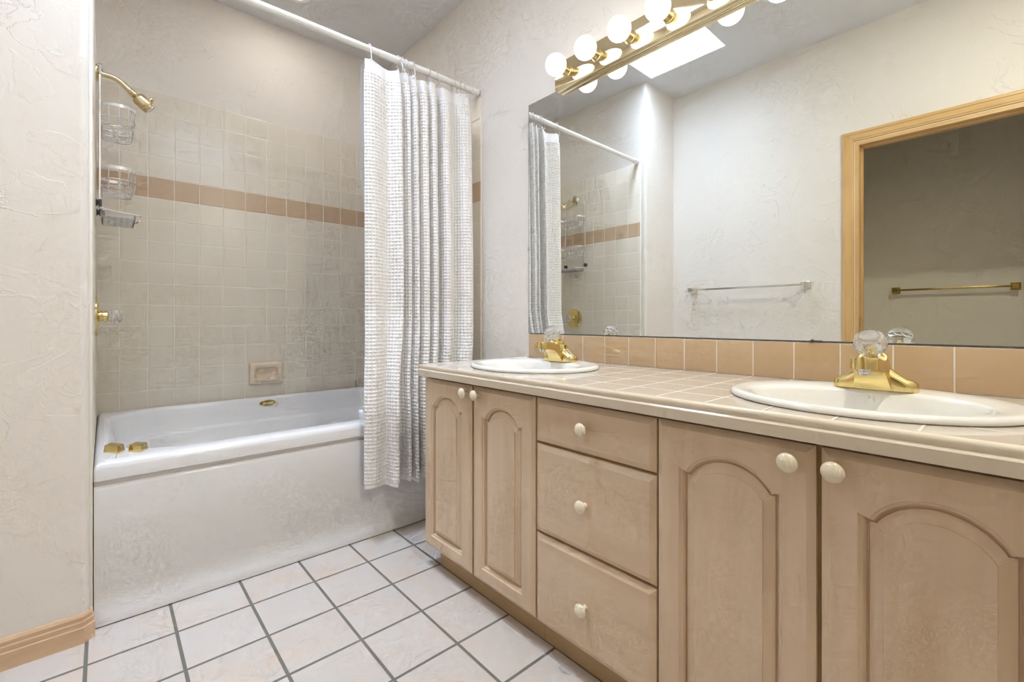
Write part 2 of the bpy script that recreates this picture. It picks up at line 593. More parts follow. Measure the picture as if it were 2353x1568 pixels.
# oval name badge on the far inside wall
bc = Vector((-0.770, -0.0495, 0.478))
btilt = math.radians(9)
def badge_pt(a, b, h):
    # a along x, b up the wall, h off the wall
    return bc + Vector((a, 0, 0)) + Vector((0, math.sin(btilt), math.cos(btilt))) * b + Vector((0, -math.cos(btilt), math.sin(btilt))) * h
def ell(a, b, h, n=40):
    return [badge_pt(a * math.cos(2 * PI * i / n), b * math.sin(2 * PI * i / n), h) for i in range(n)]
bd = build('name_badge', MB().loft([ell(0.043, 0.0165, -0.006), ell(0.043, 0.0165, 0.002), ell(0.0405, 0.0145, 0.0035), ell(0.038, 0.0125, 0.003), ell(0.02, 0.006, 0.003)], True, True), M['brass_dark'], tub)
bd['label'] = 'gold oval badge with raised script'
fc = bpy.data.curves.new('badge_script', 'FONT')
fc.body = 'Jacuzzi'
fc.size = 0.021
fc.extrude = 0.0006
fc.shear = 0.35
fc.align_x = 'CENTER'
fc.align_y = 'CENTER'
fc.offset = 0.0004
fo = bpy.data.objects.new('badge_script_source', fc)
COL.objects.link(fo)
bpy.context.view_layer.update()
fm = bpy.data.meshes.new_from_object(fo.evaluated_get(bpy.context.evaluated_depsgraph_get()))
COL.objects.unlink(fo)
bpy.data.objects.remove(fo)
t_ = MB()
t_.add([badge_pt(v.co.x, v.co.y, 0.0035 + v.co.z) for v in fm.vertices], [tuple(p.vertices) for p in fm.polygons])
build('lettering', t_, M['badge_text'], bd, smooth=0)

# two wedge-shaped brass controls on the deck corner
def wedge(name, base, label):
    b = [Vector((x, y, RZ + 0.0005)) for x, y in base]
    cen = sum(b, Vector()) / 4
    def ring(s, z):
        return [cen + (p - cen) * s + Vector((0, 0, z)) for p in b]
    m = MB().loft([ring(1.0, 0), ring(1.0, 0.003), ring(0.9, 0.021), ring(0.86, 0.023)], True, True)
    o = build(name, m, M['brass'], None, loc=(cen.x, cen.y, RZ), smooth=10)
    return tag(o, label, 'tub control', 'brass air controls on the tub deck')
wedge('air_control', [(-1.481, -0.9175), (-1.4461, -0.9754), (-1.4264, -0.9381), (-1.4613, -0.880)],
      'wedge-shaped brass control on the tub deck, the one closer to the plaster wall end')
wedge('air_control', [(-1.418, -0.966), (-1.3856, -1.003), (-1.366, -0.964), (-1.398, -0.927)],
      'wedge-shaped brass control on the tub deck, the one closer to the curtain')

# soap dish in the tile above the tub
sx, sz = -0.769, 0.6485
sd = thing('soap_dish', (sx, 0, sz), 'cream glazed ceramic soap dish set in the tiled wall above the tub', 'soap dish')
def yr(hx, hz, r, y, dz=0.0):
    return [(p[0], y, p[1]) for p in rrect(sx, sz + dz, hx, hz, r, 0, 6, 3)]
m = MB().loft([yr(0.088, 0.064, 0.008, 0.001), yr(0.088, 0.064, 0.008, -0.016), yr(0.085, 0.061, 0.010, -0.024), yr(0.074, 0.051, 0.014, -0.029, 0.0),
               yr(0.067, 0.042, 0.020, -0.028, -0.004), yr(0.061, 0.036, 0.022, -0.020, -0.004), yr(0.055, 0.030, 0.022, -0.007, -0.004), yr(0.04, 0.015, 0.01, -0.003, -0.004)], True, True)
build('dish_body', m, M['dish'], sd, smooth=50)
lip = [(-0.004, 0.593), (-0.022, 0.592), (-0.036, 0.600), (-0.046, 0.611), (-0.048, 0.617), (-0.045, 0.620), (-0.040, 0.617), (-0.028, 0.611), (-0.010, 0.611), (-0.004, 0.613)]
rings = []
for i in range(13):
    a = -1 + 2 * i / 12
    s = 1 - 0.45 * abs(a) ** 6
    rings.append([(sx + 0.066 * a, y * s, z) for y, z in lip])
build('tray_lip', MB().loft(rings, True, True), M['dish'], sd, smooth=60)

# ------------------------------------------------------------------ shower fittings
ARM_Y, ARM_Z = -0.45, 1.972
hd = thing('shower_fitting', (SHOWER_X, ARM_Y, ARM_Z), 'brass shower head on a bent arm sticking out of the tiled wall', 'shower head')
build('flange', MB().lathe([(0.034, 0.0), (0.034, 0.003), (0.029, 0.009), (0.016, 0.013), (0.012, 0.018)], (SHOWER_X, ARM_Y, ARM_Z), (1, 0, 0)), M['brass_soft'], hd)
path = [(SHOWER_X + 0.005, ARM_Y, ARM_Z), (-1.475, ARM_Y, ARM_Z)] + [(p[0], ARM_Y, p[2]) for p in arc((-1.468, ARM_Z - 0.07), 0.07, 90, 40, 8)]
e = Vector(path[-1])
d_ = Vector((math.sin(math.radians(50)), 0, -math.cos(math.radians(50))))
path.append(tuple(e + d_ * 0.026))
build('shower_arm', MB().tube(path, 0.0105, 16), M['brass_soft'], hd)
e = e + d_ * 0.022
hb = build('shower_head', MB().lathe([(0.0125, 0.0), (0.0135, 0.002), (0.0135, 0.012), (0.015, 0.014), (0.015, 0.020), (0.012, 0.022), (0.016, 0.026), (0.0255, 0.034), (0.0275, 0.040), (0.0275, 0.072), (0.029, 0.074), (0.029, 0.076), (0.0275, 0.078), (0.026, 0.088), (0.021, 0.091)], e, d_), M['brass_soft'], hd)
fp = build('spray_face', MB().lathe([(0.0215, 0.086), (0.0215, 0.0925), (0.016, 0.0925), (0.015, 0.0915), (0.009, 0.0915), (0.008, 0.093), (0.0, 0.093)], e, d_), M['nickel'], hb)
q = e + d_ * 0.058
side = Vector((0.766, 0.0, 0.643))
build('volume_lever', MB().lathe([(0.006, 0.024), (0.006, 0.031), (0.009, 0.032), (0.009, 0.037), (0.006, 0.039)], q, side, 16), M['brass_soft'], hb)

# hanging wire caddy
CX = -1.492
ca = thing('shower_caddy', (CX, ARM_Y, ARM_Z), 'white wire shower caddy with two baskets hanging from the shower arm', 'shower caddy')
YA, YB = ARM_Y - 0.108, ARM_Y + 0.108
fr = MB()
pth = [(CX, ARM_Y + 0.0, ARM_Z + 0.030), (CX, ARM_Y - 0.018, ARM_Z + 0.026), (CX, ARM_Y - 0.026, ARM_Z + 0.006), (CX, ARM_Y - 0.030, ARM_Z - 0.022), (CX, ARM_Y - 0.045, ARM_Z - 0.034), (CX, YA + 0.018, ARM_Z - 0.040), (CX, YA + 0.004, ARM_Z - 0.048), (CX, YA, ARM_Z - 0.066)]
low = [(CX, YA, 1.50), (CX - 0.002, YA, 1.418), (CX + 0.002, YA, 1.404), (CX + 0.016, YA, 1.396), (CX + 0.10, YA + 0.004, 1.388), (CX + 0.118, YA + 0.012, 1.388), (CX + 0.128, YA + 0.05, 1.392)]
mir = lambda P: [(x, 2 * ARM_Y - y, z) for x, y, z in P]
fr.tube(pth + low, 0.0035, 8)
fr.tube(mir(pth + low), 0.0035, 8)
build('wire_frame', fr, M['caddy'], ca)
build('hanger_grip', MB().bevel_box(CX - 0.008, CX + 0.010, ARM_Y - 0.014, ARM_Y + 0.014, ARM_Z + 0.012, ARM_Z + 0.040, 0.004), M['clear'], ca)
def basket(name, ztop, zbot):
    YL, YH, XB, XF = ARM_Y - 0.133, ARM_Y + 0.133, CX - 0.004, CX + 0.112
    def loop(z, ins):
        return [(p[0], p[1], z) for p in rrect((XB + XF) / 2, ARM_Y, (XF - XB) / 2 - ins, (YH - YL) / 2 - ins, 0.052 - ins, 0, 6, 4)]
    b = MB()
    # flat strap rim
    b.loft([loop(ztop + 0.006, 0.0), loop(ztop - 0.006, 0.0), loop(ztop - 0.006, 0.0028), loop(ztop + 0.006, 0.0028), loop(ztop + 0.006, 0.0)])
    b.tube(loop(ztop - 0.045, 0.004), 0.0018, 6, closed=True)
    b.tube(loop(zbot, 0.010), 0.0018, 6, closed=True)
    for i in range(7):
        y = YL + 0.030 + i * (YH - YL - 0.06) / 6
        wig = {2: -0.008, 4: 0.008}.get(i, 0.0)
        inset = 0.014 if i in (0, 6) else 0.0
        P = [(XF - 0.002 - inset, y, ztop), (XF - 0.004 - inset, y, zbot + 0.012), (XF - 0.008 - inset, y, zbot + 0.003), (XF - 0.02 - inset, y, zbot - 0.001)]
        if wig:
            P += [(XF - 0.030, y, zbot - 0.001), (XF - 0.036, y + wig, zbot - 0.001), (XF - 0.042, y, zbot - 0.001), (XB + 0.052, y, zbot - 0.001), (XB + 0.046, y + wig, zbot - 0.001), (XB + 0.040, y, zbot - 0.001)]
        P += [(XB + 0.012, y, zbot - 0.001), (XB + 0.004, y, zbot + 0.006), (XB + 0.002, y, ztop)]
        b.tube(P, 0.0018, 6)
    for i in range(3):
        x = XB + 0.03 + i * 0.03
        for s in (1, -1):
            y0 = ARM_Y + s * 0.131
            b.tube([(x, y0, ztop), (x, y0 - s * 0.004, zbot + 0.01), (x, y0 - s * 0.012, zbot)], 0.0018, 6)
    return build(name, b, M['caddy'], ca)
basket('upper_basket', 1.812, 1.735)
basket('lower_basket', 1.565, 1.492)
# clear plastic soap tray with a grid of openings, at the foot of the caddy
ty = MB()
for i in range(6):
    x = CX + 0.008 + i * 0.0195
    ty.bevel_box(x - 0.0035, x + 0.0035, ARM_Y - 0.100, ARM_Y + 0.100, 1.366, 1.372, 0.001, 1)
for i in range(9):
    y = ARM_Y - 0.100 + i * 0.025
    ty.bevel_box(CX + 0.005, CX + 0.109, y - 0.0035, y + 0.0035, 1.3655, 1.3725, 0.001, 1)
rr = lambda hx, hy, z: rrect(CX + 0.057, ARM_Y, hx, hy, 0.015, z, 5, 2)
ty.loft([rr(0.051, 0.101, 1.366), rr(0.056, 0.106, 1.392), rr(0.0535, 0.1035, 1.392), rr(0.0485, 0.0985, 1.366), rr(0.051, 0.101, 1.366)])
build('soap_tray', ty, M['clear'], ca)
for y in (YA, YB):
    s = MB().bevel_box(CX - 0.004, CX + 0.006, y - 0.008, y + 0.008, 1.405, 1.433, 0.002)
    s.lathe([(0.006, 0.004), (0.010, 0.006), (0.016, 0.012)], (CX, y, 1.419), (-1, 0, 0), 16)
    build('suction_cup', s, M['dark'], ca)

# tub and shower valve
VY, VZ = -0.432, 0.974
vl = thing('shower_valve', (SHOWER_X, VY, VZ), 'round brass shower valve plate with a clear crystal knob', 'shower valve')
build('escutcheon', MB().lathe([(0.083, 0.0), (0.083, 0.003), (0.078, 0.006), (0.060, 0.007), (0.050, 0.010), (0.024, 0.013)], (SHOWER_X, VY, VZ), (1, 0, 0), 48), M['brass'], vl)
build('stem', MB().lathe([(0.022, 0.008), (0.022, 0.020), (0.019, 0.021), (0.019, 0.023), (0.023, 0.024), (0.022, 0.036), (0.016, 0.040)], (SHOWER_X, VY, VZ), (1, 0, 0), 24), M['brass'], vl)


def crystal_knob(origin, axis, s=1.0, seg=12, stretch=1.0):
    prof = [(0.012, 0.0), (0.020, 0.004), (0.0305, 0.018), (0.0315, 0.028), (0.026, 0.042), (0.019, 0.0475), (0.0185, 0.0455), (0.0001, 0.0455)]
    k_ = MB()
    ax = Vector(axis).normalized()
    u = ax.orthogonal().normalized()
    w = ax.cross(u)
    rings = []
    for i, (r, h) in enumerate(prof):
        ph = PI / seg * (i % 2 if i < 5 else 0)
        rings.append([Vector(origin) + ax * h * s * stretch + (u * math.cos(2 * PI * q / seg + ph) + w * math.sin(2 * PI * q / seg + ph)) * r * s for q in range(seg)])
    k_.loft(rings, True, True)
    tri = []
    for f_ in k_.f:
        tri += [f_] if len(f_) != 4 else [(f_[0], f_[1], f_[2]), (f_[0], f_[2], f_[3])]
    k_.f = tri
    return k_


build('crystal_knob', crystal_knob((SHOWER_X + 0.036, VY, VZ), (1, 0, 0), 0.98), M['crystal'], vl, smooth=0)

# ------------------------------------------------------------------ curtain rod, rings, curtain
RY = -1.050
RZL, RZR = 2.148, 2.165
def rod_z(x):
    return RZR + (RZL - RZR) * (x / SHOWER_X)
rd = thing('shower_rod', ((SHOWER_X) / 2, RY, rod_z(SHOWER_X / 2)), 'white enamelled shower curtain rod spanning the tub alcove', 'curtain rod')
def rod_seg(x0, x1, r):
    return MB().tube([(x0, RY, rod_z(x0)), (x1, RY, rod_z(x1))], r, 24)
build('rod_tube', rod_seg(SHOWER_X + 0.05, -0.55, 0.0145), M['white_paint'], rd)
build('rod_sleeve', rod_seg(-0.56, -0.045, 0.0160), M['white_paint'], rd)
build('end_cap', rod_seg(-0.047, -0.0005, 0.0185), M['white_paint'], rd)
build('end_cap', rod_seg(SHOWER_X + 0.0005, SHOWER_X + 0.052, 0.0185), M['white_paint'], rd)

# fold outline of the curtain: (x at top, x at bottom, out-of-line offset), + means behind
FOLD = [(-.624, -.650, .012), (-.630, -.657, .000), (-.622, -.650, -.014), (-.598, -.622, -.026), (-.556, -.588, -.014), (-.520, -.556, .004),
        (-.492, -.543, -.020), (-.474, -.527, -.042), (-.466, -.516, -.034), (-.470, -.514, .000), (-.468, -.508, .026), (-.455, -.488, .030), (-.440, -.470, .000),
        (-.428, -.464, -.026), (-.417, -.453, -.026), (-.416, -.449, .002), (-.412, -.440, .020), (-.400, -.430, .000), (-.392, -.425, -.032), (-.380, -.416, -.034),
        (-.374, -.409, -.010), (-.374, -.404, .018), (-.362, -.394, .018), (-.352, -.388, -.016), (-.342, -.378, -.034), (-.326, -.366, -.034),
        (-.320, -.360, .000), (-.316, -.352, .020), (-.304, -.344, .004), (-.297, -.338, -.032), (-.282, -.326, -.036), (-.272, -.314, -.026),
        (-.268, -.308, .008), (-.258, -.296, .036), (-.244, -.284, .030), (-.238, -.278, -.008), (-.228, -.270, -.036), (-.204, -.248, -.036),
        (-.180, -.224, -.012), (-.158, -.200, .014), (-.140, -.182, .004), (-.122, -.166, -.030), (-.100, -.146, -.044), (-.078, -.122, -.042),
        (-.064, -.106, -.020), (-.060, -.100, .014), (-.052, -.088, .028)]


def catmull(P, m):
    P = np.array(P, float)
    Q = np.vstack([2 * P[0] - P[1], P, 2 * P[-1] - P[-2]])
    out = []
    for i in range(1, len(Q) - 2):
        p0, p1, p2, p3 = Q[i - 1:i + 3]
        for k_ in range(m):
            t = k_ / m
            out.append(0.5 * (2 * p1 + (p2 - p0) * t + (2 * p0 - 5 * p1 + 4 * p2 - p3) * t * t + (3 * p1 - p0 - 3 * p2 + p3) * t ** 3))
    out.append(P[-1])
    return np.array(out)


fine = catmull(FOLD, 16)
seg = np.hypot(np.diff(fine[:, 0]), np.diff(fine[:, 2]))
s_ = np.concatenate([[0], np.cumsum(seg)])
LEN = s_[-1]
CELL, SUB = 0.0155, 6
NU = int(LEN / CELL * SUB)
su = np.linspace(0, LEN, NU)
xt, xb, of = (np.interp(su, s_, fine[:, i]) for i in range(3))
# scalloped top edge: hooks hold it up, cloth sags between them
HOOK_X = [-.607, -.470, -.461, -.446, -.426, -.398, -.389, -.304, -.264, -.160, -.124, -.100]
ZT0, ZB0 = 2.112, 0.243
NV = int((ZT0 - ZB0) / CELL * SUB)
vv = np.linspace(0, 1, NV)
U, V = np.meshgrid(su, vv)
hz = 2.110 + 0.012 * np.interp(xt, [-.66, -.05], [0, 1])
sag = np.zeros_like(su)
hs = sorted(HOOK_X)
for a, b in zip(hs[:-1], hs[1:]):
    mk = (xt > a) & (xt < b)
    tt = (xt[mk] - a) / (b - a)
    sag[mk] = min(0.22 * (b - a), 0.027) * 1.9 * tt ** 1.1 * (1 - tt) ** 0.6
sag[xt < hs[0]] = 0.004
top = hz - np.minimum(sag, 0.034)
bot = 0.238 + 0.006 * np.sin(su * 23) - 0.014 * np.interp(xt, [-.6, -.1], [0, 1])
Z = top[None, :] * (1 - V) + bot[None, :] * V
w = np.clip((1.05 - Z) / 0.5, 0, 1)
w = w * w * (3 - 2 * w)
Xg = xt[None, :] * (1 - w) + xb[None, :] * w
amp = 0.75 + 0.35 * np.clip((2.1 - Z) / 0.8, 0, 1)
near = np.clip((Z - 1.98) / 0.12, 0, 1)
amp = amp * (1 - 0.45 * near)
yc = np.interp(Z, [0.2, 0.56, 1.0, 2.1], [-1.122, -1.120, -1.064, -1.055])
Yg = yc + of[None, :] * amp + 0.006 * np.sin(Z * 5.5 + U * 9) * w
# waffle relief along the surface normal
dX = np.gradient(Xg, axis=1)
dY = np.gradient(Yg, axis=1)
L_ = np.hypot(dX, dY) + 1e-9
nx, ny = dY / L_, -dX / L_
cu = np.abs(np.mod(U / CELL, 1) - 0.5) * 2
cv = np.abs(np.mod(Z / CELL, 1) - 0.5) * 2
relief = np.maximum(cu ** 2.5, cv ** 2.5)
hem = np.clip(np.minimum((top[None, :] - Z) / 0.05, (Z - bot[None, :]) / 0.02), 0, 1)
hemmask = np.where(hem >= 1, 1.0, 0.15)
sel = np.clip(np.minimum(U, LEN - U) / 0.015, 0, 1)
rel = (relief * hemmask * np.where(sel >= 1, 1, 0.2) - 0.5) * 0.0055
Xg = Xg + nx * rel
Yg = Yg + ny * rel
co = np.stack([Xg, Yg, Z], -1).reshape(-1, 3)
CORG = Vector((-0.35, -1.06, 2.11))
co = co - np.array(CORG)
idx = np.arange(NU * NV).reshape(NV, NU)
quads = np.stack([idx[:-1, :-1], idx[:-1, 1:], idx[1:, 1:], idx[1:, :-1]], -1).reshape(-1, 4)
me = bpy.data.meshes.new('shower_curtain')
me.vertices.add(len(co))
me.vertices.foreach_set('co', co.astype(np.float32).ravel())
me.loops.add(quads.size)
me.loops.foreach_set('vertex_index', quads.astype(np.int32).ravel())
me.polygons.add(len(quads))
me.polygons.foreach_set('loop_start', np.arange(0, quads.size, 4, dtype=np.int32))
me.polygons.foreach_set('loop_total', np.full(len(quads), 4, dtype=np.int32))
me.update(calc_edges=True)
me.validate()
me.polygons.foreach_set('use_smooth', np.ones(len(quads), dtype=bool))
me.materials.append(M['fabric'])
cu_o = bpy.data.objects.new('shower_curtain', me)
cu_o.location = CORG
COL.objects.link(cu_o)
tag(cu_o, 'white waffle weave shower curtain bunched at the mirror end of the rod', 'shower curtain')

# plastic liner behind it
ln = MB()
rings = []
for i in range(40):
    z = 2.098 - i / 39 * (2.098 - 0.42)
    y = np.interp(z, [0.42, 0.53, 1.0, 2.1], [-0.962, -0.968, -0.990, -1.016])
    x0 = np.interp(z, [0.42, 1.3, 1.6, 2.1], [-0.57, -0.590, -0.624, -0.629])
    x1 = np.interp(z, [0.42, 0.75, 1.1, 1.55, 2.1], [-0.070, -0.008, -0.012, -0.045, -0.075])
    rings.append([(x0 + (x1 - x0) * j / 30, y + 0.002 * math.sin(j * 1.3), z) for j in range(31)])
ln.loft(rings, closed=False)
lo = build('curtain_liner', ln, M['liner'], None, loc=(-0.35, -1.05, 2.09), smooth=60)
tag(lo, 'thin translucent plastic liner hanging behind the white shower curtain', 'curtain liner')

ORD = ['first', 'second', 'third', 'fourth', 'fifth', 'sixth', 'seventh', 'eighth', 'ninth', 'tenth', 'eleventh', 'twelfth']
hook_xs = HOOK_X
for i, x in enumerate(hook_xs):
    zc = rod_z(x)
    tilt = 0.10 * math.sin(i * 2.1)
    yb = -1.085
    ztop_cloth = 2.110 + 0.012 * np.interp(x, [-.66, -.05], [0, 1]) - 0.004
    P = []
    for a in range(-20, 201, 20):
        r = 0.0205
        P.append((x + tilt * 0.02 * math.sin(math.radians(a)), RY + r * math.cos(math.radians(a)), zc + r * math.sin(math.radians(a))))
    drop = ztop_cloth - 0.012
    P += [(x - tilt * 0.05, RY - 0.024, zc - 0.020), (x - tilt * 0.08, RY - 0.030, drop + 0.006), (x - tilt * 0.08, RY - 0.026, drop), (x - tilt * 0.05, RY - 0.012, drop - 0.003), (x, RY + 0.006, drop + 0.004), (x, RY + 0.018, zc - 0.016)]
    ring_m = MB().tube(P, 0.0014, 6, closed=True)
    for a in (50, 72, 94, 116, 138):
        ring_m.sphere((x, RY + 0.0205 * math.cos(math.radians(a)), zc + 0.0205 * math.sin(math.radians(a))), 0.0034, 8, 6)
    ring_m.sphere((x - tilt * 0.08, RY - 0.030, drop + 0.004), 0.0036, 8, 6)
    o = build('curtain_hook', ring_m, M['chrome'], None, loc=(x, RY, zc))
    if i == 0:
        lb = 'chrome roller curtain hook standing alone on the rod at the loose edge of the curtain'
    elif i == 11:
        lb = 'last chrome roller curtain hook on the rod, closest to the mirror wall'
    else:
        lb = '%s chrome roller curtain hook along the rod, counted from the loose curtain edge' % ORD[i]
    tag(o, lb, 'curtain hook', 'chrome roller hooks on the shower rod')

# ------------------------------------------------------------------ vanity cabinets
FRONT = -0.5450      # face of doors and drawers
BACK = -0.5260       # back of doors
CAB_TOP, CAB_BOT = 0.7400, 0.0860
TOE_X = -0.4955


def door_mesh(y0, y1, z0, z1):
    """cathedral raised-panel door; y0<y1"""
    W, Hh = y1 - y0, z1 - z0
    cy = (y0 + y1) / 2
    ch, cd = 0.013, 0.0075
    hw0, zb0, zs0, zt0 = W / 2 - 0.052, z0 + 0.046, z1 - 0.097, z1 - 0.053
    NB, NS, NA = 4, 8, 28

    def contour(d, x, kshould=0.016):
        hw = hw0 - d
        sh_ = kshould * max(0.0, 1 - d / 0.034)
        zb, zs, zt = zb0 + d, zs0 - d * 0.75, zt0 - d
        pts = []
        for i in range(NB):
            pts.append((-hw + 2 * hw * i / NB, zb))
        for i in range(NS):
            pts.append((hw, zb + (zs - zb) * i / NS))
        pts.append((hw, zs))
        ah = hw - sh_
        zend = zs - 0.004 * max(0.0, 1 - d / 0.034)
        rise = zt - zend
        Rr = (ah * ah + rise * rise) / (2 * rise)
        a0 = math.asin(min(1, ah / Rr))
        for i in range(NA + 1):
            a = a0 - 2 * a0 * i / NA
            pts.append((Rr * math.sin(a), zt - Rr + Rr * math.cos(a)))
        pts.append((-hw, zs))
        for i in range(1, NS + 1):
            pts.append((-hw, zs + (zb - zs) * i / (NS + 0)))
        pts.pop()
        return [(x, cy + a, b) for a, b in pts]

    def rect(d, x):
        base = contour(0, 0)
        out = []
        A, B_, C_, D_ = -W / 2 + d, W / 2 - d, z0 + d, z1 - d
        n = len(base)
        for i, (_, y, z) in enumerate(base):
            yy = y - cy
            if i < NB:
                out.append((x, cy + A + (B_ - A) * i / NB, C_))
            elif i < NB + NS:
                out.append((x, cy + B_, C_ + (D_ - C_) * (i - NB) / NS))
            elif i <= NB + NS + NA + 2:
                j_ = i - NB - NS
                out.append((x, cy + (B_ if j_ == 0 else A if j_ == NA + 2 else yy / (hw0 - 0.016) * (B_ * 0.93)), D_))
            else:
                j_ = i - (NB + NS + NA + 2)
                out.append((x, cy + A, D_ + (C_ - D_) * j_ / NS))
        return out

    rings = [rect(0.004, BACK), rect(0.0, BACK), rect(0.0, FRONT + cd), rect(ch, FRONT),
             contour(0, FRONT), contour(0.0030, FRONT + 0.0042), contour(0.0065, FRONT + 0.0048), contour(0.0100, FRONT + 0.0105), contour(0.0115, FRONT + 0.0150),
             contour(0.0138, FRONT + 0.0150), contour(0.0150, FRONT + 0.0110), contour(0.034, FRONT + 0.0036), contour(0.0346, FRONT + 0.0008), contour(0.05, FRONT + 0.0008, 0)]
    return MB().loft(rings, True, True)


def slab_front(y0, y1, z0, z1):
    ch, cd = 0.015, 0.008
    R_ = lambda d, x: [(x, y0 + d, z0 + d), (x, y1 - d, z0 + d), (x, y1 - d, z1 - d), (x, y0 + d, z1 - d)]
    return MB().loft([R_(0.0, BACK), R_(0.0, FRONT + cd), R_(ch, FRONT)], True, True)


def knob_mesh(y, z):
    return MB().lathe([(0.0075, -0.002), (0.0070, 0.006), (0.0065, 0.012), (0.009, 0.0155), (0.0165, 0.0185), (0.0180, 0.0215), (0.0165, 0.0255), (0.0115, 0.029), (0.005, 0.0305)], (FRONT, y, z), (-1, 0, 0), 24)


def cabinet(name, y0, y1, label, side_panel=None):
    cab = thing(name, (-0.26, (y0 + y1) / 2, 0), label, 'cabinet', 'vanity cabinet units')
    b = MB()
    tk = 0.016
    b.box(-0.508, -0.004, y0, y0 + tk, CAB_BOT, CAB_TOP)
    b.box(-0.508, -0.004, y1 - tk, y1, CAB_BOT, CAB_TOP)
    b.box(-0.508, -0.004, y0 + tk, y1 - tk, CAB_BOT, CAB_BOT + tk)
    b.box(-0.012, -0.004, y0 + tk, y1 - tk, CAB_BOT + tk, CAB_TOP)
    build('carcass', b, M['carcass'], cab, smooth=0)
    f = MB()
    f.box(-0.5255, -0.508, y0, y0 + 0.030, CAB_BOT, CAB_TOP)
    f.box(-0.5255, -0.508, y1 - 0.030, y1, CAB_BOT, CAB_TOP)
    f.box(-0.5255, -0.508, y0 + 0.030, y1 - 0.030, CAB_TOP - 0.035, CAB_TOP)
    f.box(-0.5255, -0.508, y0 + 0.030, y1 - 0.030, CAB_BOT, CAB_BOT + 0.03)
    build('face_frame', f, M['carcass'], cab, smooth=0)
    build('toe_kick', MB().box(TOE_X, TOE_X + 0.014, y0 + (0.0 if side_panel != 'y0' else 0.01), y1 - (0.0 if side_panel != 'y1' else 0.045), 0.0, CAB_BOT), M['carcass'], cab, smooth=0)
    return cab


ZB, ZTOP = 0.0850, 0.7325
c1 = cabinet('sink_cabinet', -2.0265, -1.4130, 'pickled maple two-door sink cabinet beside the bathtub', 'y1')
for (a, b, ky) in ((-1.7190, -1.4135, -1.6965), (-2.0275, -1.7285, -1.7630)):
    if ky == -1.6965:
        build('mullion', MB().box(-0.5253, -0.508, -1.7465, -1.7015, CAB_BOT + 0.03, CAB_TOP - 0.035), M['carcass'], c1, smooth=0)
    d = build('door', door_mesh(a, b, ZB, ZTOP), M['maple_up'], c1, smooth=22)
    build('knob', knob_mesh(ky, 0.7065), M['ivory'], d)
c2 = cabinet('drawer_cabinet', -2.4230, -2.0270, 'pickled maple stack of three drawers between the two sink cabinets')
for z in (0.601, 0.344):
    build('drawer_rail', MB().box(-0.5250, -0.508, -2.392, -2.058, z - 0.015, z + 0.015), M['carcass'], c2, smooth=0)
for (a, b, kz) in ((0.6070, 0.7320, 0.6733), (0.3470, 0.5990, 0.4735), (0.0840, 0.3395, 0.2075)):
    d = build('drawer', slab_front(-2.4195, -2.0335, a, b), M['maple_flat'], c2, smooth=20)
    build('knob', knob_mesh(-2.2180, kz), M['ivory'], d)
c3 = cabinet('sink_cabinet', -3.0400, -2.4235, 'pickled maple two-door sink cabinet on the far side of the drawers from the bathtub', 'y0')
for (a, b, ky) in ((-2.7330, -2.4250, -2.6950), (-3.0400, -2.7415, -2.7640)):
    if ky == -2.6950:
        build('mullion', MB().box(-0.5253, -0.508, -2.7600, -2.7150, CAB_BOT + 0.03, CAB_TOP - 0.035), M['carcass'], c3, smooth=0)
    d = build('door', door_mesh(a, b, ZB, ZTOP), M['maple_up'], c3, smooth=22)
    build('knob', knob_mesh(ky, 0.6995), M['ivory'], d)

# ------------------------------------------------------------------ countertop, backsplash, sinks
CY0, CY1 = -3.045, -1.4300
S1, S2 = (-0.300, -1.775), (-0.297, -2.750)
SA, SB = 0.250, 0.219


def slab_with_holes():
    bm = bmesh.new()
    x0, x1, z1, z0 = -0.556, -0.0005, COUNTER, COUNTER - 0.040
    loops = [[(x0, CY0), (x1, CY0), (x1, CY1), (x0, CY1)]]
    for (sx_, sy_) in (S1, S2):
        loops.append([(sx_ + (SB - 0.016) * math.cos(2 * PI * i / 64), sy_ + (SA - 0.016) * math.sin(2 * PI * i / 64)) for i in range(64)])
    out = MB()
    for L in loops:
        vs = [bm.verts.new((x, y, z1)) for x, y in L]
        for i in range(len(vs)):
            bm.edges.new((vs[i], vs[(i + 1) % len(vs)]))
    bmesh.ops.triangle_fill(bm, use_beauty=True, edges=bm.edges[:])
    bm.verts.index_update()
    V_ = [v.co[:] for v in bm.verts]
    F_ = [[v.index for v in f_.verts] for f_ in bm.faces]
    bm.free()
    out.add(V_, F_)
    for L in loops:
        n = len(L)
        out.add([(x, y, z1) for x, y in L] + [(x, y, z0) for x, y in L], [(i, (i + 1) % n, n + (i + 1) % n, n + i) for i in range(n)])
    return out


ct = thing('countertop', (-0.28, (CY0 + CY1) / 2, COUNTER), 'long beige tiled vanity countertop with a moulded glazed front edge', 'countertop')
build('tile_top', slab_with_holes(), M['counter'], ct, smooth=20)
NP = [(0.000, 0.0002), (-0.004, 0.0018), (-0.009, 0.0020), (-0.013, 0.0002), (-0.0155, -0.004), (-0.0150, -0.0085), (-0.0125, -0.0115),
      (-0.0120, -0.014), (-0.0150, -0.0165), (-0.0172, -0.0195), (-0.0165, -0.0225), (-0.0150, -0.026), (-0.0145, -0.040), (-0.0125, -0.0425), (0.0, -0.0425)]
nx0 = -0.5555
rings = [[(nx0 + p, CY0, COUNTER + z) for p, z in NP],
         [(nx0 + p, CY1 - p, COUNTER + z) for p, z in NP],
         [(-0.001, CY1 - p, COUNTER + z) for p, z in NP]]
build('edge_nosing', MB().loft(rings, True, True), M['nosing'], ct, smooth=40)
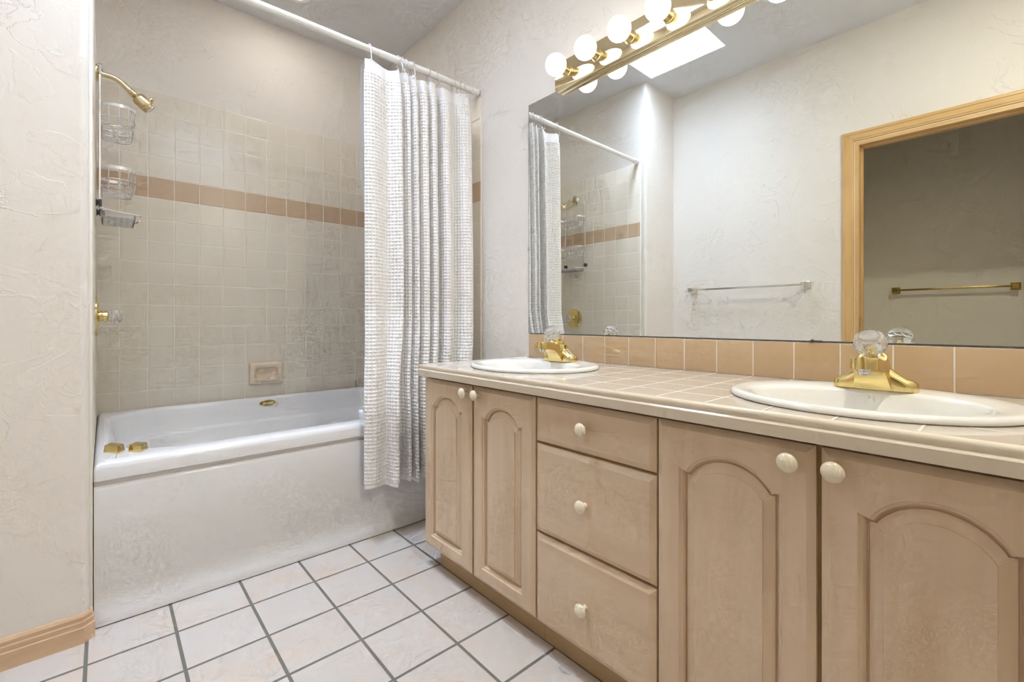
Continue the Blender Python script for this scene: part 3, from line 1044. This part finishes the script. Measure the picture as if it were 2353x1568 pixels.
bs = build('backsplash', MB().bevel_box(-0.0000, 0.0058, CY0, -1.4395, COUNTER + 0.0005, COUNTER + 0.1085, 0.0015), M['splash'], None, loc=(0.003, -2.24, COUNTER))
tag(bs, 'single row of glossy tan tiles along the wall under the mirror', 'backsplash')


def ellr(cx, cy, bx, ay, z, n=72):
    return [(cx + bx * math.cos(2 * PI * i / n), cy + ay * math.sin(2 * PI * i / n), z) for i in range(n)]


def make_sink(label):
    s = thing('sink', (0, 0, 0), label, 'sink', 'oval drop-in sinks')
    T = 0.0
    rg = [ellr(0, 0, SB - 0.020, SA - 0.020, T - 0.004), ellr(0, 0, SB - 0.004, SA - 0.004, T + 0.0008), ellr(0, 0, SB, SA, T + 0.004), ellr(0, 0, SB - 0.0005, SA - 0.0005, T + 0.009),
          ellr(0, 0, SB - 0.005, SA - 0.005, T + 0.0135), ellr(0, 0, SB - 0.013, SA - 0.013, T + 0.0150), ellr(-0.006, 0, SB - 0.028, SA - 0.030, T + 0.0125),
          ellr(-0.020, 0, SB - 0.050, SA - 0.046, T + 0.0115), ellr(-0.024, 0, SB - 0.057, SA - 0.052, T + 0.0085), ellr(-0.025, 0, SB - 0.061, SA - 0.057, T + 0.001),
          ellr(-0.024, 0, SB - 0.066, SA - 0.064, T - 0.02), ellr(-0.022, 0, SB - 0.085, SA - 0.088, T - 0.07), ellr(-0.018, 0, SB - 0.125, SA - 0.140, T - 0.115),
          ellr(-0.015, 0, 0.055, 0.065, T - 0.134), ellr(-0.012, 0, 0.026, 0.026, T - 0.140), ellr(-0.012, 0, 0.022, 0.022, T - 0.150)]
    build('basin', MB().loft(rg, False, True), M['porcelain'], s, smooth=60)
    build('drain', MB().lathe([(0.030, -0.1375), (0.030, -0.1345), (0.025, -0.1330), (0.018, -0.1360), (0.0001, -0.1350)], (-0.012, 0, 0), (0, 0, 1), 24), M['brass'], s)
    return s


def make_faucet(label):
    """single-knob centreset faucet, spout towards -x, base on z=0"""
    fa = thing('faucet', (0, 0, 0), label, 'faucet', 'brass centreset faucets')
    # wings
    rings = []
    n = 20
    ys = [-0.0785, -0.0775, -0.075, -0.070, -0.060, -0.048, -0.036, -0.024, 0, 0.024, 0.036, 0.048, 0.060, 0.070, 0.075, 0.0775, 0.0785]
    for y in ys:
        a = abs(y)
        hgt = np.interp(a, [0, 0.024, 0.036, 0.048, 0.060, 0.072, 0.0785], [0.056, 0.053, 0.043, 0.0335, 0.0268, 0.0222, 0.0165])
        dep = 0.0255 * math.sqrt(max(0.0, 1 - (max(0, a - 0.058) / 0.0208) ** 2.6)) + 0.001
        ring = []
        for i in range(n + 1):
            t = PI * i / n
            cx_ = math.copysign(abs(math.cos(t)) ** 0.55, math.cos(t))
            sz_ = abs(math.sin(t)) ** 0.6
            ring.append((dep * cx_, y, 0.006 + (hgt - 0.006) * sz_))
        ring = [(dep, y, 0.0)] + ring + [(-dep, y, 0.0)]
        rings.append(ring)
    build('base', MB().loft(rings, True, True), M['brass'], fa, smooth=50)
    # spout and column: sections across y, marching forward
    rings = []
    st = [  # x, z_bottom, z_top, half width bottom, half width top
        (0.026, 0.000, 0.050, 0.020, 0.012), (0.023, 0.000, 0.062, 0.029, 0.020), (0.014, 0.000, 0.068, 0.034, 0.025), (0.000, 0.000, 0.0685, 0.036, 0.0275),
        (-0.012, 0.000, 0.0685, 0.037, 0.0275), (-0.024, 0.000, 0.068, 0.036, 0.0275), (-0.031, 0.006, 0.068, 0.034, 0.0275), (-0.036, 0.018, 0.0685, 0.0315, 0.0272), (-0.044, 0.030, 0.0695, 0.0292, 0.027),
        (-0.056, 0.0415, 0.0710, 0.0280, 0.0268), (-0.070, 0.0475, 0.0730, 0.0272, 0.0265), (-0.086, 0.0500, 0.0750, 0.0268, 0.0264), (-0.100, 0.0510, 0.0765, 0.0262, 0.0260),
        (-0.112, 0.0515, 0.0775, 0.0235, 0.0233), (-0.120, 0.0520, 0.0780, 0.0175, 0.0173), (-0.1245, 0.0525, 0.0783, 0.010, 0.010), (-0.1262, 0.053, 0.0784, 0.002, 0.002)]
    for x, zb, zt, wb, wt in st:
        c_ = min(0.003, wt * 0.4)
        rings.append([(x, -wb, zb + 0.0005), (x, -wb + (wb - wt) * 0.5, zb + (zt - zb) * 0.5), (x, -wt, zt - c_), (x, -wt + c_, zt), (x, 0, zt + 0.0006), (x, wt - c_, zt), (x, wt, zt - c_), (x, wb - (wb - wt) * 0.5, zb + (zt - zb) * 0.5), (x, wb, zb + 0.0005), (x, 0, zb)])
    build('spout', MB().loft(rings, True, True), M['brass'], fa, smooth=38)
    build('aerator', MB().lathe([(0.0125, -0.002), (0.0125, 0.007), (0.011, 0.008), (0.011, 0.012), (0.0085, 0.012), (0.0085, 0.009), (0.0001, 0.009)], (-0.102, 0, 0.0515), (0, 0, -1), 24), M['chrome'], fa)
    ax = Vector((-0.60, 0.0, 0.80)).normalized()
    o_ = Vector((-0.014, 0, 0.064))
    build('collar', MB().lathe([(0.0270, -0.004), (0.0275, 0.006), (0.0260, 0.0095), (0.0215, 0.0095), (0.0205, 0.006), (0.011, 0.006), (0.0095, 0.012)], o_, ax, 32), M['brass'], fa)
    kn = build('crystal_knob', crystal_knob(o_ + ax * 0.022, ax, 1.02, 12, 1.16), M['crystal'], fa, smooth=0)
    build('knob_cap', MB().lathe([(0.0185, 0.0700), (0.0185, 0.0728), (0.0165, 0.0742), (0.0001, 0.0738)], o_, ax, 28), M['clear'], kn)
    build('knob_stem', MB().lathe([(0.008, 0.010), (0.008, 0.028), (0.0055, 0.029), (0.0055, 0.044), (0.004, 0.046)], o_, ax, 12), M['brass'], kn)
    build('pop_up_rod', MB().tube([(0.030, 0, 0.002), (0.030, 0, 0.040)], 0.0025, 8).sphere((0.030, 0, 0.043), 0.0055, 12, 8), M['brass'], fa)
    return fa


sink1 = make_sink('white oval sink in the countertop at the bathtub end')
faucet1 = make_faucet('brass faucet with crystal knob on the sink closer to the bathtub')
sink2 = copy_tree(sink1)
faucet2 = copy_tree(faucet1)
sink1.location = (S1[0], S1[1], COUNTER)
sink2.location = (S2[0], S2[1], COUNTER)
faucet1.location = (-0.142, S1[1] + 0.010, COUNTER + 0.0122)
faucet2.location = (-0.142, S2[1] + 0.003, COUNTER + 0.0122)
sink2['label'] = 'white oval sink in the countertop in front of the doorway reflection'
faucet2['label'] = 'brass faucet with crystal knob on the sink farther from the bathtub'

# ------------------------------------------------------------------ mirror and light bar
MZ0, MZ1 = 0.8985, 1.962
mr = thing('vanity_mirror', (0.003, -2.24, MZ0), 'wide frameless wall mirror above the vanity backsplash', 'mirror')
build('glass', MB().box(0.0, 0.0055, CY0, -1.4405, MZ0, MZ1), M['mirror'], mr, smooth=0)
e = MB()
e.box(-0.0006, 0.0056, CY0, -1.4405, MZ0 - 0.0022, MZ0)
e.box(-0.0004, 0.0056, -1.4405, -1.4390, MZ0, MZ1)
build('edge', e, M['dark'], mr, smooth=0)

build('mirror_dark_spot', MB().sphere((-0.001, -2.5840, MZ0 + 0.0005), 0.0042, 10, 8).box(-0.0022, -0.0002, -2.608, -2.577, MZ0 - 0.002, MZ0 + 0.0012), M['dark'], mr)  # small dark spot on the lower edge of the mirror

BY0, BY1, BZ0, BZ1, BXF = -2.850, -1.632, 1.9445, 2.0575, -0.030
lb = thing('vanity_light', (0, (BY0 + BY1) / 2, 2.0), 'polished brass vanity light bar with round globe bulbs above the mirror', 'light fixture')
m = MB()
m.bevel_box(BXF, -0.0010, BY0, BY1, BZ0, BZ1, 0.002)
m.box(-0.002, 0.0058, BY0 + 0.004, BY1 - 0.004, MZ1 + 0.004, BZ1 - 0.004)
build('back_plate', m, M['brass_mirror'], lb)
for k_ in range(8):
    y = -1.704 - 0.1535 * k_
    so = build('socket', MB().lathe([(0.0240, 0.0), (0.0240, 0.003), (0.0215, 0.0045), (0.0205, 0.010), (0.0205, 0.034), (0.0190, 0.036), (0.0150, 0.036)], (BXF, y, 2.003), (-1, 0, 0), 24), M['brass_soft'], lb)
    pr = [(0.0130, 0.030), (0.0150, 0.036), (0.0205, 0.0395)]
    Rb, cx_ = 0.0435, 0.0790
    for i in range(15):
        a = math.radians(-118 + (118 + 90) * i / 14)
        pr.append((Rb * math.cos(a) if i else 0.0225, cx_ + Rb * math.sin(a)))
    pr = [p for p in pr[:3]] + [(Rb * math.cos(math.radians(-62 + 152 * i / 14)), cx_ + Rb * math.sin(math.radians(-62 + 152 * i / 14))) for i in range(15)]
    build('bulb', MB().lathe(pr, (BXF + 0.008, y, 2.003), (-1, 0, 0), 24), M['bulb'], so)


# ------------------------------------------------------------------ towel bars
def towel_bar(name, x, y0, y1, z, mat, label):
    """bar on a wall facing +x"""
    tb = thing(name, (x, (y0 + y1) / 2, z), label, 'towel bar')
    for y in (y0, y1):
        p = MB()
        r4 = lambda h, xx, dz=0.0: [(xx, y - h, z + dz - h), (xx, y + h, z + dz - h), (xx, y + h, z + dz + h), (xx, y - h, z + dz + h)]
        p.loft([r4(0.024, x), r4(0.024, x + 0.006), r4(0.019, x + 0.010), r4(0.013, x + 0.022), r4(0.013, x + 0.048), r4(0.0165, x + 0.052), r4(0.0165, x + 0.076), r4(0.0135, x + 0.080)], True, True)
        build('post', p, mat, tb, smooth=20)
    build('bar', MB().bevel_box(x + 0.0575, x + 0.0705, y0 + 0.004, y1 - 0.004, z - 0.0065, z + 0.0065, 0.0015), mat, tb)
    return tb


towel_bar('towel_bar', OPP_X, -2.045, -1.290, 1.189, M['nickel'], 'silver square towel bar on the white wall seen in the mirror')
towel_bar('towel_bar', -3.05, -2.945, -2.330, 1.186, M['brass_dark'], 'brass square towel bar on the dim wall beyond the doorway')

# ------------------------------------------------------------------ recessed ceiling lights, the last an added fill
def downlight(x, y, label, lens):
    d = thing('ceiling_light', (x, y, CEIL), label, 'ceiling light', 'recessed ceiling lights')
    build('trim_ring', MB().lathe([(0.062, 0.0), (0.066, 0.004), (0.086, 0.006), (0.090, 0.002), (0.090, 0.0005)], (x, y, CEIL), (0, 0, -1), 40), M['white_paint'], d)
    build('lens', MB().lathe([(0.062, 0.0005), (0.060, 0.003), (0.03, 0.0045), (0.0001, 0.005)], (x, y, CEIL), (0, 0, -1), 32), lens, d)


downlight(-0.715, -0.372, 'round white recessed ceiling light above the bathtub', M['tub_light'])
downlight(-1.208, -2.10, 'round white recessed ceiling light in the ceiling past the skylight, seen in the mirror', M['lens_off'])
downlight(-0.80, -3.15, 'added round fill light in the ceiling past the vanity end, out of view', M['fill_light'])  # invented fixture out of view, put in as warm fill
